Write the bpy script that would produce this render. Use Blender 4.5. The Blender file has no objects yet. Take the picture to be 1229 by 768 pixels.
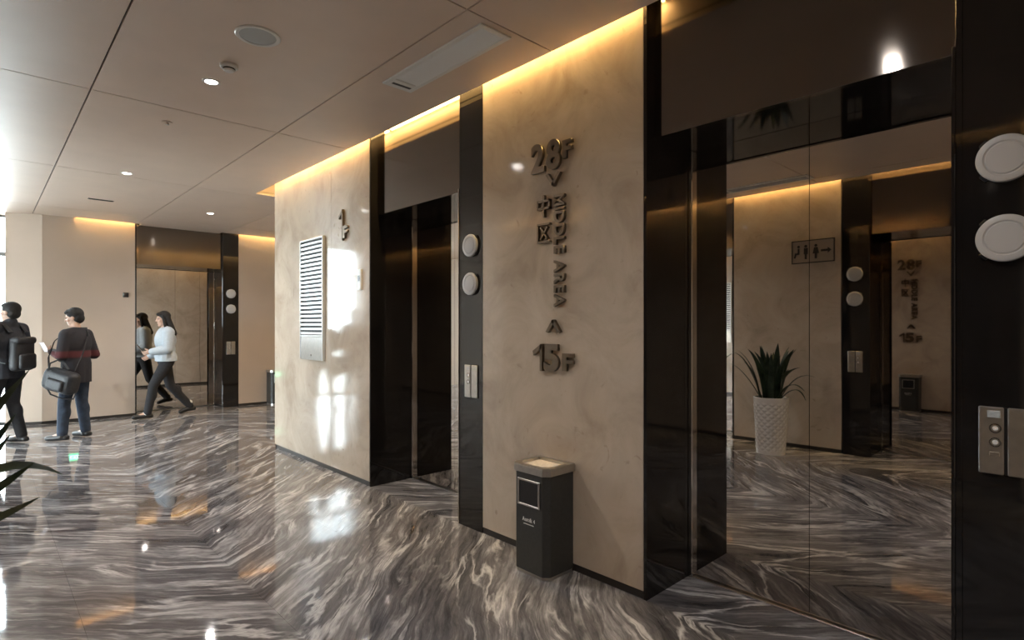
import bpy, bmesh, math, random
from mathutils import Vector, Matrix, noise as mnoise

SC = bpy.context.scene
COL = SC.collection
random.seed(11)
R = math.radians
PI = math.pi

# ------------------------------------------------------------------ camera
cd = bpy.data.cameras.new('camera')
cam = bpy.data.objects.new('camera', cd)
COL.objects.link(cam)
cam.location = (0, 0, 1.5)
cam.rotation_euler = (R(90), 0, R(-43.4))
cd.sensor_width = 36
cd.lens = 36 * 675 / 1229
cd.shift_y = 7 / 1229
cd.clip_start = 0.02
SC.camera = cam

# ------------------------------------------------------------------ world: bright overcast sky
w = bpy.data.worlds.new('overcast_sky')
SC.world = w
w.use_nodes = True
wb = w.node_tree.nodes['Background']
wb.inputs[0].default_value = (0.86, 0.94, 1.0, 1)
wb.inputs[1].default_value = 18.5

SC.view_settings.view_transform = 'Standard'
SC.view_settings.look = 'None'
SC.view_settings.gamma = 1
SC.view_settings.use_curve_mapping = False
SC.view_settings.exposure = 0.92

COVE_COLOR = (1.0, 0.68, 0.26)
COVE_WATT_PER_M = 5.2
SPOT_COLOR = (1.0, 0.97, 0.95)
SPOT_WATT = 105.0

H_CEIL = 3.195
XR, XL, YF = 2.64, -1.10, 11.13
HALF = 0.668
RECESS = 0.47
HEAD_Z = 2.54

# ------------------------------------------------------------------ materials
def new_mat(name):
    m = bpy.data.materials.new(name)
    m.use_nodes = True
    nt = m.node_tree
    return m, nt, nt.nodes['Principled BSDF']

def link(nt, a, b):
    nt.links.new(a, b)

def plain(name, col, rough=0.5, metal=0.0, ior=1.5, vary=0.0, scale=20, bump=0.0, bump_scale=60, coat=0.0, sub=0.0, emit=None, es=0.0):
    m, nt, b = new_mat(name)
    b.inputs['Base Color'].default_value = (*col, 1)
    b.inputs['Roughness'].default_value = rough
    b.inputs['Metallic'].default_value = metal
    b.inputs['IOR'].default_value = ior
    b.inputs['Coat Weight'].default_value = coat
    if emit:
        b.inputs['Emission Color'].default_value = (*emit, 1)
        b.inputs['Emission Strength'].default_value = es
    tc = nt.nodes.new('ShaderNodeTexCoord')
    if vary > 0:
        n = nt.nodes.new('ShaderNodeTexNoise'); n.inputs['Scale'].default_value = scale; n.inputs['Detail'].default_value = 5
        link(nt, tc.outputs['Object'], n.inputs['Vector'])
        r = nt.nodes.new('ShaderNodeValToRGB')
        r.color_ramp.elements[0].position = 0.3; r.color_ramp.elements[1].position = 0.7
        r.color_ramp.elements[0].color = (*[c * (1 - vary) for c in col], 1)
        r.color_ramp.elements[1].color = (*[min(1, c * (1 + vary)) for c in col], 1)
        link(nt, n.outputs['Fac'], r.inputs['Fac']); link(nt, r.outputs['Color'], b.inputs['Base Color'])
    if bump > 0:
        n = nt.nodes.new('ShaderNodeTexNoise'); n.inputs['Scale'].default_value = bump_scale; n.inputs['Detail'].default_value = 3
        link(nt, tc.outputs['Object'], n.inputs['Vector'])
        bp = nt.nodes.new('ShaderNodeBump'); bp.inputs['Strength'].default_value = bump; bp.inputs['Distance'].default_value = 0.01
        link(nt, n.outputs['Fac'], bp.inputs['Height']); link(nt, bp.outputs['Normal'], b.inputs['Normal'])
    return m

def math_node(nt, op, a, b=None, c=None):
    n = nt.nodes.new('ShaderNodeMath'); n.operation = op
    for i, v in enumerate((a, b, c)):
        if v is None: continue
        if isinstance(v, (int, float)): n.inputs[i].default_value = v
        else: link(nt, v, n.inputs[i])
    return n.outputs[0]

def marble_floor():
    m, nt, b = new_mat('grey_veined_marble')
    g = nt.nodes.new('ShaderNodeNewGeometry')
    sp = nt.nodes.new('ShaderNodeSeparateXYZ'); link(nt, g.outputs['Position'], sp.inputs[0])
    x, y = sp.outputs['X'], sp.outputs['Y']
    a = math_node(nt, 'PINGPONG', math_node(nt, 'ABSOLUTE', math_node(nt, 'SUBTRACT', x, 1.13)), 1.51)
    u = math_node(nt, 'MULTIPLY', math_node(nt, 'ADD', a, y), 0.7071)
    v = math_node(nt, 'MULTIPLY', math_node(nt, 'SUBTRACT', a, y), 0.7071)
    def vec(px, py, pz=0.0):
        c = nt.nodes.new('ShaderNodeCombineXYZ')
        for i, q in enumerate((px, py, pz)):
            if isinstance(q, (int, float)): c.inputs[i].default_value = q
            else: link(nt, q, c.inputs[i])
        return c.outputs[0]
    def noise(vv, scale, detail=6, rough=0.6, dist=0.0):
        n = nt.nodes.new('ShaderNodeTexNoise')
        n.inputs['Scale'].default_value = scale; n.inputs['Detail'].default_value = detail
        n.inputs['Roughness'].default_value = rough; n.inputs['Distortion'].default_value = dist
        link(nt, vv, n.inputs['Vector'])
        return n.outputs['Fac']
    # large lazy folds in the bedding plus finer wobble
    w1 = noise(vec(math_node(nt, 'MULTIPLY', u, 0.6), math_node(nt, 'MULTIPLY', v, 0.9)), 1.0, 3, 0.5)
    w2 = noise(vec(math_node(nt, 'MULTIPLY', u, 2.5), math_node(nt, 'MULTIPLY', v, 4.0), 7.0), 1.6, 4, 0.6)
    vw = math_node(nt, 'ADD', v, math_node(nt, 'MULTIPLY', math_node(nt, 'SUBTRACT', w1, 0.5), 0.42))
    vw = math_node(nt, 'ADD', vw, math_node(nt, 'MULTIPLY', math_node(nt, 'SUBTRACT', w2, 0.5), 0.055))
    st1 = noise(vec(math_node(nt, 'MULTIPLY', u, 0.55), math_node(nt, 'MULTIPLY', vw, 5.0), 1.0), 1.3, 10, 0.68, 0.4)
    st2 = noise(vec(math_node(nt, 'MULTIPLY', u, 2.0), math_node(nt, 'MULTIPLY', vw, 24.0), 3.0), 1.2, 8, 0.72, 0.3)
    mix = math_node(nt, 'ADD', math_node(nt, 'MULTIPLY', st1, 0.48), math_node(nt, 'MULTIPLY', st2, 0.52))
    low = noise(vec(math_node(nt, 'MULTIPLY', u, 0.7), math_node(nt, 'MULTIPLY', vw, 1.9), 17.0), 1.2, 3, 0.5)
    mix = math_node(nt, 'ADD', mix, math_node(nt, 'MULTIPLY', math_node(nt, 'SUBTRACT', low, 0.5), 0.22))
    r = nt.nodes.new('ShaderNodeValToRGB')
    e = r.color_ramp.elements
    e[0].position = 0.34; e[0].color = (0.040, 0.0375, 0.0395, 1)
    e[1].position = 0.68; e[1].color = (0.54, 0.535, 0.54, 1)
    for p, c in ((0.43, (0.088, 0.084, 0.088, 1)), (0.51, (0.155, 0.147, 0.151, 1)), (0.59, (0.285, 0.277, 0.283, 1))):
        q = e.new(p); q.color = c
    link(nt, mix, r.inputs['Fac'])
    # thin pale veins
    vn = noise(vec(math_node(nt, 'MULTIPLY', u, 0.75), math_node(nt, 'MULTIPLY', vw, 5.5), 11.0), 1.1, 6, 0.55, 0.8)
    vd = math_node(nt, 'ABSOLUTE', math_node(nt, 'SUBTRACT', vn, 0.5))
    vr = nt.nodes.new('ShaderNodeValToRGB')
    vr.color_ramp.elements[0].position = 0.0; vr.color_ramp.elements[0].color = (1, 1, 1, 1)
    vr.color_ramp.elements[1].position = 0.045; vr.color_ramp.elements[1].color = (0, 0, 0, 1)
    link(nt, vd, vr.inputs['Fac'])
    mk = noise(vec(math_node(nt, 'MULTIPLY', u, 1.2), math_node(nt, 'MULTIPLY', v, 2.4), 5.0), 1.4, 4, 0.6)
    mr = nt.nodes.new('ShaderNodeValToRGB')
    mr.color_ramp.elements[0].position = 0.43; mr.color_ramp.elements[1].position = 0.58
    link(nt, mk, mr.inputs['Fac'])
    fac = math_node(nt, 'MULTIPLY', math_node(nt, 'MULTIPLY', vr.outputs['Color'], mr.outputs['Color']), 0.85)
    mx = nt.nodes.new('ShaderNodeMix'); mx.data_type = 'RGBA'
    link(nt, fac, mx.inputs[0]); link(nt, r.outputs['Color'], mx.inputs[6]); mx.inputs[7].default_value = (0.66, 0.645, 0.64, 1)
    link(nt, mx.outputs[2], b.inputs['Base Color'])
    b.inputs['Roughness'].default_value = 0.045
    b.inputs['IOR'].default_value = 1.55
    return m

def beige_marble(name='beige_polished_marble', rough=0.085, ior=1.55):
    m, nt, b = new_mat(name)
    g = nt.nodes.new('ShaderNodeNewGeometry')
    n = nt.nodes.new('ShaderNodeTexNoise'); n.inputs['Scale'].default_value = 2.2; n.inputs['Detail'].default_value = 9
    n.inputs['Roughness'].default_value = 0.62; n.inputs['Distortion'].default_value = 0.9
    link(nt, g.outputs['Position'], n.inputs['Vector'])
    r = nt.nodes.new('ShaderNodeValToRGB')
    e = r.color_ramp.elements
    e[0].position = 0.28; e[0].color = (0.40, 0.32, 0.245, 1)
    e[1].position = 0.72; e[1].color = (0.60, 0.515, 0.42, 1)
    q = e.new(0.5); q.color = (0.52, 0.435, 0.345, 1)
    link(nt, n.outputs['Fac'], r.inputs['Fac'])
    # small darker flecks
    n2 = nt.nodes.new('ShaderNodeTexNoise'); n2.inputs['Scale'].default_value = 9; n2.inputs['Detail'].default_value = 4; n2.inputs['Distortion'].default_value = 1.5
    link(nt, g.outputs['Position'], n2.inputs['Vector'])
    r2 = nt.nodes.new('ShaderNodeValToRGB')
    r2.color_ramp.elements[0].position = 0.66; r2.color_ramp.elements[0].color = (0, 0, 0, 1)
    r2.color_ramp.elements[1].position = 0.76; r2.color_ramp.elements[1].color = (0.55, 0.55, 0.55, 1)
    link(nt, n2.outputs['Fac'], r2.inputs['Fac'])
    mx = nt.nodes.new('ShaderNodeMix'); mx.data_type = 'RGBA'
    link(nt, r2.outputs['Color'], mx.inputs[0]); link(nt, r.outputs['Color'], mx.inputs[6]); mx.inputs[7].default_value = (0.30, 0.22, 0.16, 1)
    link(nt, mx.outputs[2], b.inputs['Base Color'])
    b.inputs['Roughness'].default_value = rough
    b.inputs['IOR'].default_value = ior
    return m

def mirror_steel(name, col, rough, wave=0.0, wscale=1.6):
    m, nt, b = new_mat(name)
    b.inputs['Base Color'].default_value = (*col, 1)
    b.inputs['Metallic'].default_value = 1.0
    b.inputs['Roughness'].default_value = rough
    if wave > 0:
        g = nt.nodes.new('ShaderNodeNewGeometry')
        n = nt.nodes.new('ShaderNodeTexNoise'); n.inputs['Scale'].default_value = wscale; n.inputs['Detail'].default_value = 0
        link(nt, g.outputs['Position'], n.inputs['Vector'])
        bp = nt.nodes.new('ShaderNodeBump'); bp.inputs['Strength'].default_value = wave; bp.inputs['Distance'].default_value = 0.02
        link(nt, n.outputs['Fac'], bp.inputs['Height']); link(nt, bp.outputs['Normal'], b.inputs['Normal'])
    return m

def brushed_header():
    m = mirror_steel('black_titanium_steel', (0.20, 0.178, 0.160), 0.10, 0.03, 1.2)
    nt = m.node_tree; b = nt.nodes['Principled BSDF']
    b.inputs['Anisotropic'].default_value = 0.75
    c = nt.nodes.new('ShaderNodeCombineXYZ'); c.inputs[2].default_value = 1.0
    link(nt, c.outputs[0], b.inputs['Tangent'])
    return m

def window_glass():
    m = bpy.data.materials.new('clear_window_glass'); m.use_nodes = True
    nt = m.node_tree; nt.nodes.clear()
    o = nt.nodes.new('ShaderNodeOutputMaterial')
    t = nt.nodes.new('ShaderNodeBsdfTransparent'); t.inputs[0].default_value = (0.95, 0.98, 0.98, 1)
    gl = nt.nodes.new('ShaderNodeBsdfGlossy'); gl.inputs['Roughness'].default_value = 0.01
    fr = nt.nodes.new('ShaderNodeFresnel'); fr.inputs[0].default_value = 1.45
    mx = nt.nodes.new('ShaderNodeMixShader')
    link(nt, fr.outputs[0], mx.inputs[0]); link(nt, t.outputs[0], mx.inputs[1]); link(nt, gl.outputs[0], mx.inputs[2])
    link(nt, mx.outputs[0], o.inputs[0])
    return m

M = {}
M['floor'] = marble_floor()
M['grout'] = plain('dark_grout', (0.06, 0.055, 0.05), 0.7)
M['beige'] = beige_marble()
M['beige_satin'] = plain('beige_wall_board', (0.50, 0.41, 0.335), 0.32, ior=1.4, vary=0.05, scale=1.5)
M['skirt'] = plain('dark_bronze_skirting', (0.03, 0.025, 0.022), 0.3)
M['ceil'] = plain('ceiling_beige_paint', (0.70, 0.57, 0.48), 0.45, vary=0.03, scale=3)
M['slab'] = plain('concrete_slab', (0.35, 0.33, 0.3), 0.8)
M['core'] = plain('wall_core_plaster', (0.30, 0.25, 0.2), 0.8)
M['black'] = plain('black_polished_stone', (0.012, 0.0105, 0.010), 0.05, ior=1.52, vary=0.25, scale=6)
M['header'] = brushed_header()
M['door'] = mirror_steel('bronze_mirror_steel', (0.56, 0.52, 0.485), 0.012, 0.035, 1.5)
M['steel'] = mirror_steel('polished_stainless', (0.62, 0.60, 0.57), 0.10, 0.15, 6)
M['brush'] = plain('brushed_stainless', (0.50, 0.48, 0.45), 0.32, 1.0, vary=0.08, scale=30)
M['letter'] = plain('champagne_metal', (0.22, 0.18, 0.14), 0.32, 1.0)
M['white_acrylic'] = plain('opal_acrylic', (0.48, 0.47, 0.46), 0.4)
M['white_plastic'] = plain('white_plastic', (0.75, 0.75, 0.74), 0.35)
M['grey_plastic'] = plain('grey_mesh', (0.46, 0.49, 0.5), 0.6, bump=0.4, bump_scale=400)
M['black_plastic'] = plain('black_plastic', (0.012, 0.012, 0.013), 0.3)
M['alu'] = plain('white_aluminium', (0.68, 0.70, 0.71), 0.3, 0.3)
M['dark_slot'] = plain('dark_backing', (0.03, 0.03, 0.032), 0.6)
M['bin'] = plain('charcoal_powder_coat', (0.036, 0.036, 0.034), 0.42, vary=0.15, scale=60)
M['sand'] = plain('white_ashtray_sand', (0.66, 0.60, 0.52), 0.9, vary=0.15, scale=80, bump=0.4, bump_scale=250)
M['white_print'] = plain('white_print', (0.75, 0.75, 0.73), 0.5)
M['sign'] = plain('beige_sign_plate', (0.40, 0.33, 0.26), 0.3)
M['sign_dark'] = plain('dark_pictogram', (0.02, 0.016, 0.013), 0.4)
M['pot'] = plain('white_glazed_ceramic', (0.72, 0.71, 0.69), 0.28, coat=0.3)
M['soil'] = plain('potting_soil', (0.035, 0.024, 0.016), 0.95, vary=0.4, scale=60, bump=0.6, bump_scale=120)
M['glass'] = window_glass()
M['mullion'] = plain('grey_window_frame', (0.22, 0.23, 0.24), 0.4, 0.5)
M['pave'] = plain('outside_paving', (0.5, 0.5, 0.48), 0.8, vary=0.1, scale=2)
M['lamp'] = plain('lamp_lens', (1, 1, 1), 0.4, emit=(1.0, 0.95, 0.88), es=16.0)
M['led'] = plain('led_strip', (1, 1, 1), 0.5, emit=COVE_COLOR, es=5.0)
M['green'] = plain('exit_sign_green', (0.05, 0.6, 0.25), 0.4, emit=(0.06, 1.0, 0.40), es=2.2)
M['green_white'] = plain('exit_sign_white', (0.8, 0.9, 0.85), 0.4, emit=(0.8, 1.0, 0.9), es=2.2)

def leaf_mat():
    m, nt, b = new_mat('snake_plant_leaf')
    tc = nt.nodes.new('ShaderNodeTexCoord')
    n = nt.nodes.new('ShaderNodeTexNoise'); n.inputs['Scale'].default_value = 14; n.inputs['Detail'].default_value = 3
    link(nt, tc.outputs['Object'], n.inputs['Vector'])
    r = nt.nodes.new('ShaderNodeValToRGB')
    r.color_ramp.elements[0].position = 0.35; r.color_ramp.elements[0].color = (0.010, 0.020, 0.011, 1)
    r.color_ramp.elements[1].position = 0.68; r.color_ramp.elements[1].color = (0.032, 0.055, 0.028, 1)
    link(nt, n.outputs['Fac'], r.inputs['Fac']); link(nt, r.outputs['Color'], b.inputs['Base Color'])
    b.inputs['Roughness'].default_value = 0.4
    return m
M['leaf'] = leaf_mat()
M['skin'] = plain('skin', (0.52, 0.33, 0.245), 0.5, vary=0.06, scale=15)
M['hair'] = plain('black_hair', (0.010, 0.0085, 0.008), 0.75, vary=0.4, scale=60, bump=0.5, bump_scale=140)
M['navy'] = plain('dark_navy_jacket', (0.020, 0.022, 0.030), 0.8, vary=0.2, scale=25, bump=0.25, bump_scale=40)
M['darkcloth'] = plain('charcoal_trouser_cloth', (0.016, 0.016, 0.019), 0.85, vary=0.2, scale=30)
M['denim'] = plain('dark_blue_denim', (0.026, 0.038, 0.062), 0.85, vary=0.3, scale=18, bump=0.2, bump_scale=60)
M['whitecloth'] = plain('pale_blue_knit', (0.42, 0.47, 0.52), 0.85, vary=0.05, scale=30, bump=0.3, bump_scale=60)
M['shoe'] = plain('black_shoe_leather', (0.015, 0.014, 0.014), 0.45)
M['sock'] = plain('white_sock', (0.75, 0.74, 0.72), 0.9)
M['bagcloth'] = plain('black_nylon', (0.018, 0.018, 0.021), 0.55, vary=0.2, scale=40, bump=0.3, bump_scale=30)
M['phone'] = plain('phone_black', (0.01, 0.01, 0.011), 0.15)
M['screen_lit'] = plain('lit_phone_screen', (0.6, 0.6, 0.62), 0.3, emit=(0.9, 0.95, 1.0), es=0.5)
M['phone_white'] = plain('phone_white', (0.8, 0.8, 0.8), 0.2)

def sweater_mat():
    m, nt, b = new_mat('dark_sweater_with_red_band')
    tc = nt.nodes.new('ShaderNodeTexCoord')
    s = nt.nodes.new('ShaderNodeSeparateXYZ'); link(nt, tc.outputs['Object'], s.inputs[0])
    r = nt.nodes.new('ShaderNodeValToRGB'); r.color_ramp.interpolation = 'EASE'
    z = math_node(nt, 'DIVIDE', s.outputs['Z'], 2.0)
    e = r.color_ramp.elements
    base = (0.020, 0.018, 0.022, 1); red = (0.085, 0.018, 0.020, 1)
    e[0].position = 0.0; e[0].color = base
    e[1].position = 1.0; e[1].color = base
    for p, c in ((0.535, base), (0.55, red), (0.578, red), (0.592, base)):
        q = e.new(p); q.color = c
    link(nt, z, r.inputs['Fac']); link(nt, r.outputs['Color'], b.inputs['Base Color'])
    b.inputs['Roughness'].default_value = 0.9
    return m
M['sweater'] = sweater_mat()

# ------------------------------------------------------------------ mesh helpers
class MB:
    def __init__(s): s.bm = bmesh.new()
    def box(s, x0, x1, y0, y1, z0, z1, bev=0.0, seg=1):
        t = bmesh.new()
        bmesh.ops.create_cube(t, size=1)
        for v in t.verts:
            v.co = Vector((x0 + (v.co.x + .5) * (x1 - x0), y0 + (v.co.y + .5) * (y1 - y0), z0 + (v.co.z + .5) * (z1 - z0)))
        if bev > 0:
            bmesh.ops.bevel(t, geom=list(t.edges), offset=bev, segments=seg, affect='EDGES', profile=0.5)
        s._add(t); return s
    def prism(s, pts, z0, z1, bev=0.0, M4=None):
        t = bmesh.new()
        lo = [t.verts.new((p[0], p[1], z0)) for p in pts]
        hi = [t.verts.new((p[0], p[1], z1)) for p in pts]
        n = len(pts)
        t.faces.new(lo[::-1]); t.faces.new(hi)
        for i in range(n): t.faces.new((lo[i], lo[(i + 1) % n], hi[(i + 1) % n], hi[i]))
        bmesh.ops.recalc_face_normals(t, faces=t.faces)
        if bev > 0: bmesh.ops.bevel(t, geom=list(t.edges), offset=bev, segments=1, affect='EDGES')
        if M4 is not None: bmesh.ops.transform(t, matrix=M4, verts=t.verts)
        s._add(t); return s
    def lathe(s, prof, n=32, M4=None, close=True):
        t = bmesh.new()
        rings = []
        for r, z in prof:
            if r < 1e-6: rings.append([t.verts.new((0, 0, z))])
            else: rings.append([t.verts.new((r * math.cos(2 * PI * i / n), r * math.sin(2 * PI * i / n), z)) for i in range(n)])
        for a, b in zip(rings, rings[1:]):
            for i in range(n):
                j = (i + 1) % n
                if len(a) == 1 and len(b) == 1: continue
                if len(a) == 1: t.faces.new((a[0], b[i], b[j]))
                elif len(b) == 1: t.faces.new((a[i], b[0], a[j]))
                else: t.faces.new((a[i], b[i], b[j], a[j]))
        bmesh.ops.recalc_face_normals(t, faces=t.faces)
        if M4 is not None: bmesh.ops.transform(t, matrix=M4, verts=t.verts)
        s._add(t); return s
    def tube(s, pts, r, n=8):
        t = bmesh.new(); rings = []
        pts = [Vector(p) for p in pts]
        for k, p in enumerate(pts):
            d = (pts[min(k + 1, len(pts) - 1)] - pts[max(k - 1, 0)]).normalized()
            u = d.cross(Vector((0, 0, 1)))
            if u.length < 1e-3: u = d.cross(Vector((1, 0, 0)))
            u.normalize(); v = d.cross(u)
            rings.append([t.verts.new(p + (u * math.cos(2 * PI * i / n) + v * math.sin(2 * PI * i / n)) * r) for i in range(n)])
        for a, b in zip(rings, rings[1:]):
            for i in range(n): t.faces.new((a[i], a[(i + 1) % n], b[(i + 1) % n], b[i]))
        t.faces.new(rings[0][::-1]); t.faces.new(rings[-1])
        bmesh.ops.recalc_face_normals(t, faces=t.faces)
        s._add(t); return s
    def strap(s, pts, wdir, wd, th):
        """a flat band along pts, wide along wdir"""
        t = bmesh.new(); rings = []
        pts = [Vector(p) for p in pts]; wv = Vector(wdir).normalized()
        for k, p in enumerate(pts):
            d = (pts[min(k + 1, len(pts) - 1)] - pts[max(k - 1, 0)]).normalized()
            n = d.cross(wv).normalized()
            rings.append([t.verts.new(p + wv * a * wd / 2 + n * b * th / 2) for a, b in ((-1, -1), (1, -1), (1, 1), (-1, 1))])
        for a, b in zip(rings, rings[1:]):
            for i in range(4): t.faces.new((a[i], a[(i + 1) % 4], b[(i + 1) % 4], b[i]))
        t.faces.new(rings[0][::-1]); t.faces.new(rings[-1])
        bmesh.ops.recalc_face_normals(t, faces=t.faces)
        s._add(t); return s
    def cap(s, p0, p1, r0, r1=None, n=14):
        """closed tapered capsule"""
        if r1 is None: r1 = r0
        p0, p1 = Vector(p0), Vector(p1)
        d = p1 - p0; L = d.length
        prof = []
        for i in range(6): a = -PI / 2 + i * PI / 10; prof.append((r0 * math.cos(a), r0 * math.sin(a)))
        for i in range(6): a = i * PI / 10; prof.append((r1 * math.cos(a), L + r1 * math.sin(a)))
        prof[0] = (0, prof[0][1]); prof[-1] = (0, prof[-1][1])
        q = Vector((0, 0, 1)).rotation_difference(d if L > 1e-6 else Vector((0, 0, 1))).to_matrix().to_4x4()
        return s.lathe(prof, n, Matrix.Translation(p0) @ q)
    def ell(s, c, r, rot=None):
        t = bmesh.new()
        bmesh.ops.create_icosphere(t, subdivisions=3, radius=1)
        m = Matrix.Translation(Vector(c)) @ (rot.to_4x4() if rot is not None else Matrix.Identity(4)) @ Matrix.Diagonal((*r, 1))
        bmesh.ops.transform(t, matrix=m, verts=t.verts)
        s._add(t); return s
    def xform(s, M4): bmesh.ops.transform(s.bm, matrix=M4, verts=s.bm.verts); return s
    def _add(s, t):
        me = bpy.data.meshes.new('tmp'); t.to_mesh(me); t.free()
        s.bm.from_mesh(me); bpy.data.meshes.remove(me)
    def build(s, name, mat, parent=None, smooth=None, loc=None):
        me = bpy.data.meshes.new(name); s.bm.to_mesh(me); s.bm.free()
        return link_mesh(name, me, mat, parent, smooth, loc)

def link_mesh(name, me, mat, parent=None, smooth=None, loc=None):
    if mat is not None:
        me.materials.clear(); me.materials.append(mat)
    o = bpy.data.objects.new(name, me); COL.objects.link(o)
    if parent: o.parent = parent
    if loc: o.location = loc
    if smooth is not None:
        for p in me.polygons: p.use_smooth = True
        if smooth > 0: me.set_sharp_from_angle(angle=R(smooth))
    return o

def thing(name, label, cat, loc=(0, 0, 0), rz=0.0, group=None):
    o = bpy.data.objects.new(name, None); COL.objects.link(o)
    o.empty_display_size = 0.1
    o.location = loc; o.rotation_euler = (0, 0, rz)
    return tag(o, label, cat, group)

def tag(o, label, cat, group=None):
    o['label'] = label; o['category'] = cat
    if group: o['group'] = group
    return o

def structure(o):
    o['kind'] = 'structure'; return o

def struct_empty(name, loc, rz=0):
    o = bpy.data.objects.new(name, None); COL.objects.link(o)
    o.location = loc; o.rotation_euler = (0, 0, rz); o.empty_display_size = 0.1
    return structure(o)

RZ = {'right': 0.0, 'left': PI, 'far': PI / 2}

# ------------------------------------------------------------------ floor: book-matched marble slabs
fl = MB().box(-8, 9, -4.2, 11.9, -0.30, -0.012).build('floor', M['grout'])
structure(fl)
xs = [1.13 + 0.755 * k for k in range(-7, 10)]
ys = [4.545 + 1.51 * k for k in range(-6, 5)] + [11.9]
for x0, x1 in zip(xs, xs[1:]):
    for y0, y1 in zip(ys, ys[1:]):
        MB().box(x0 + .0006, x1 - .0006, y0 + .0006, y1 - .0006, -0.012, 0).build('marble_slab', M['floor'], fl)

out = MB().box(-40, 40, 11.9, 60, -0.2, -0.02).box(-40, -8, -4, 11.9, -0.2, -0.02).build('outside_paving', M['pave'])
structure(out)

# ------------------------------------------------------------------ ceiling
ceil = MB().box(-8, 9, -4.2, 11.9, 3.37, 3.6).build('ceiling', M['slab'])
structure(ceil)
SX = [-0.746 + 1.3215 * k for k in range(-6, 8)]
SY = [2.355 + 2.648 * k for k in range(-3, 5)]
def ceil_rect(x0, x1, y0, y1):
    cx = [x0] + [s for s in SX if x0 + .02 < s < x1 - .02] + [x1]
    cy = [y0] + [s for s in SY if y0 + .02 < s < y1 - .02] + [y1]
    for i in range(len(cx) - 1):
        for j in range(len(cy) - 1):
            g = 0.005
            MB().box(cx[i] + g * (i > 0), cx[i + 1] - g * (i < len(cx) - 2), cy[j] + g * (j > 0), cy[j + 1] - g * (j < len(cy) - 2), H_CEIL, H_CEIL + 0.018).build('ceiling_panel', M['ceil'], ceil)
SLOT = 0.075
ceil_rect(XL + SLOT, XR - SLOT, -4.0, 7.05)
ceil_rect(XR - SLOT, 8.5, 7.5, YF - SLOT)
ceil_rect(-6.5, XR - SLOT, 7.05, YF - SLOT)
ceil_rect(-6.5, 1.08, YF - SLOT, 11.6)
ceil_rect(1.95, 3.19, YF - SLOT, YF + 0.09)
# dark backing that closes the joints, and the cove's inner sides
MB().box(XL + SLOT, XR - SLOT, -4, 7.05, H_CEIL + .03, H_CEIL + .04).box(-6.5, XR - SLOT, 7.05, YF - SLOT, H_CEIL + .03, H_CEIL + .04).box(XR - SLOT, 8.5, 7.5, YF - SLOT, H_CEIL + .03, H_CEIL + .04).build('joint_backing', M['dark_slot'], ceil)
cf = MB()
cf.box(XR - SLOT - .012, XR - SLOT, -4, 7.5, H_CEIL + .018, 3.37)
cf.box(XL + SLOT, XL + SLOT + .012, -4, 7.05, H_CEIL + .018, 3.37)
cf.box(XR - SLOT, 8.5, 7.5, 7.512, H_CEIL + .018, 3.37)
cf.box(1.08, 1.95, YF - SLOT - .012, YF - SLOT, H_CEIL + .018, 3.37)
cf.box(3.19, 8.5, YF - SLOT - .012, YF - SLOT, H_CEIL + .018, 3.37)
cf.box(1.068, 1.08, YF - SLOT, YF, H_CEIL + .018, 3.37)
cf.build('cove_fascia', M['ceil'], ceil)

def cove_light(x0, x1, y0, y1):
    """LED strip lying on the top of the cove slot, shining down the wall"""
    cx, cy = (x0 + x1) / 2, (y0 + y1) / 2
    lx, ly = x1 - x0, y1 - y0
    MB().box(x0, x1, y0, y1, 3.362, 3.369).build('led_strip', M['led'], ceil)
    L = bpy.data.lights.new('cove_light', 'AREA'); L.shape = 'RECTANGLE'; L.size = lx; L.size_y = ly
    L.energy = COVE_WATT_PER_M * max(lx, ly); L.color = COVE_COLOR
    o = bpy.data.objects.new('cove_light', L); COL.objects.link(o); o.location = (cx, cy, 3.358)
    o.parent = ceil
for y0, y1 in ((1.73, 3.36), (3.4, 4.66), (4.70, 7.02)):
    cove_light(XR - .05, XR - .02, y0, y1)
for y0, y1 in ((-3.9, 0.5), (0.54, 2.1), (2.14, 3.42), (3.46, 7.0)):
    cove_light(XL + .02, XL + .05, y0, y1)
cove_light(1.10, 1.93, YF - .05, YF - .02)
cove_light(3.49, 8.0, YF - .05, YF - .02)
cove_light(2.75, 8.0, 7.10, 7.13)

# ------------------------------------------------------------------ elevator banks
def wall_panels(wall, segs, mat, z1=3.36):
    for y0, y1 in segs:
        MB().box(0, 0.03, y0 + .0012, y1 - .0012, 0.045, z1, 0.0015).build('marble_panel', mat, wall)

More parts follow.
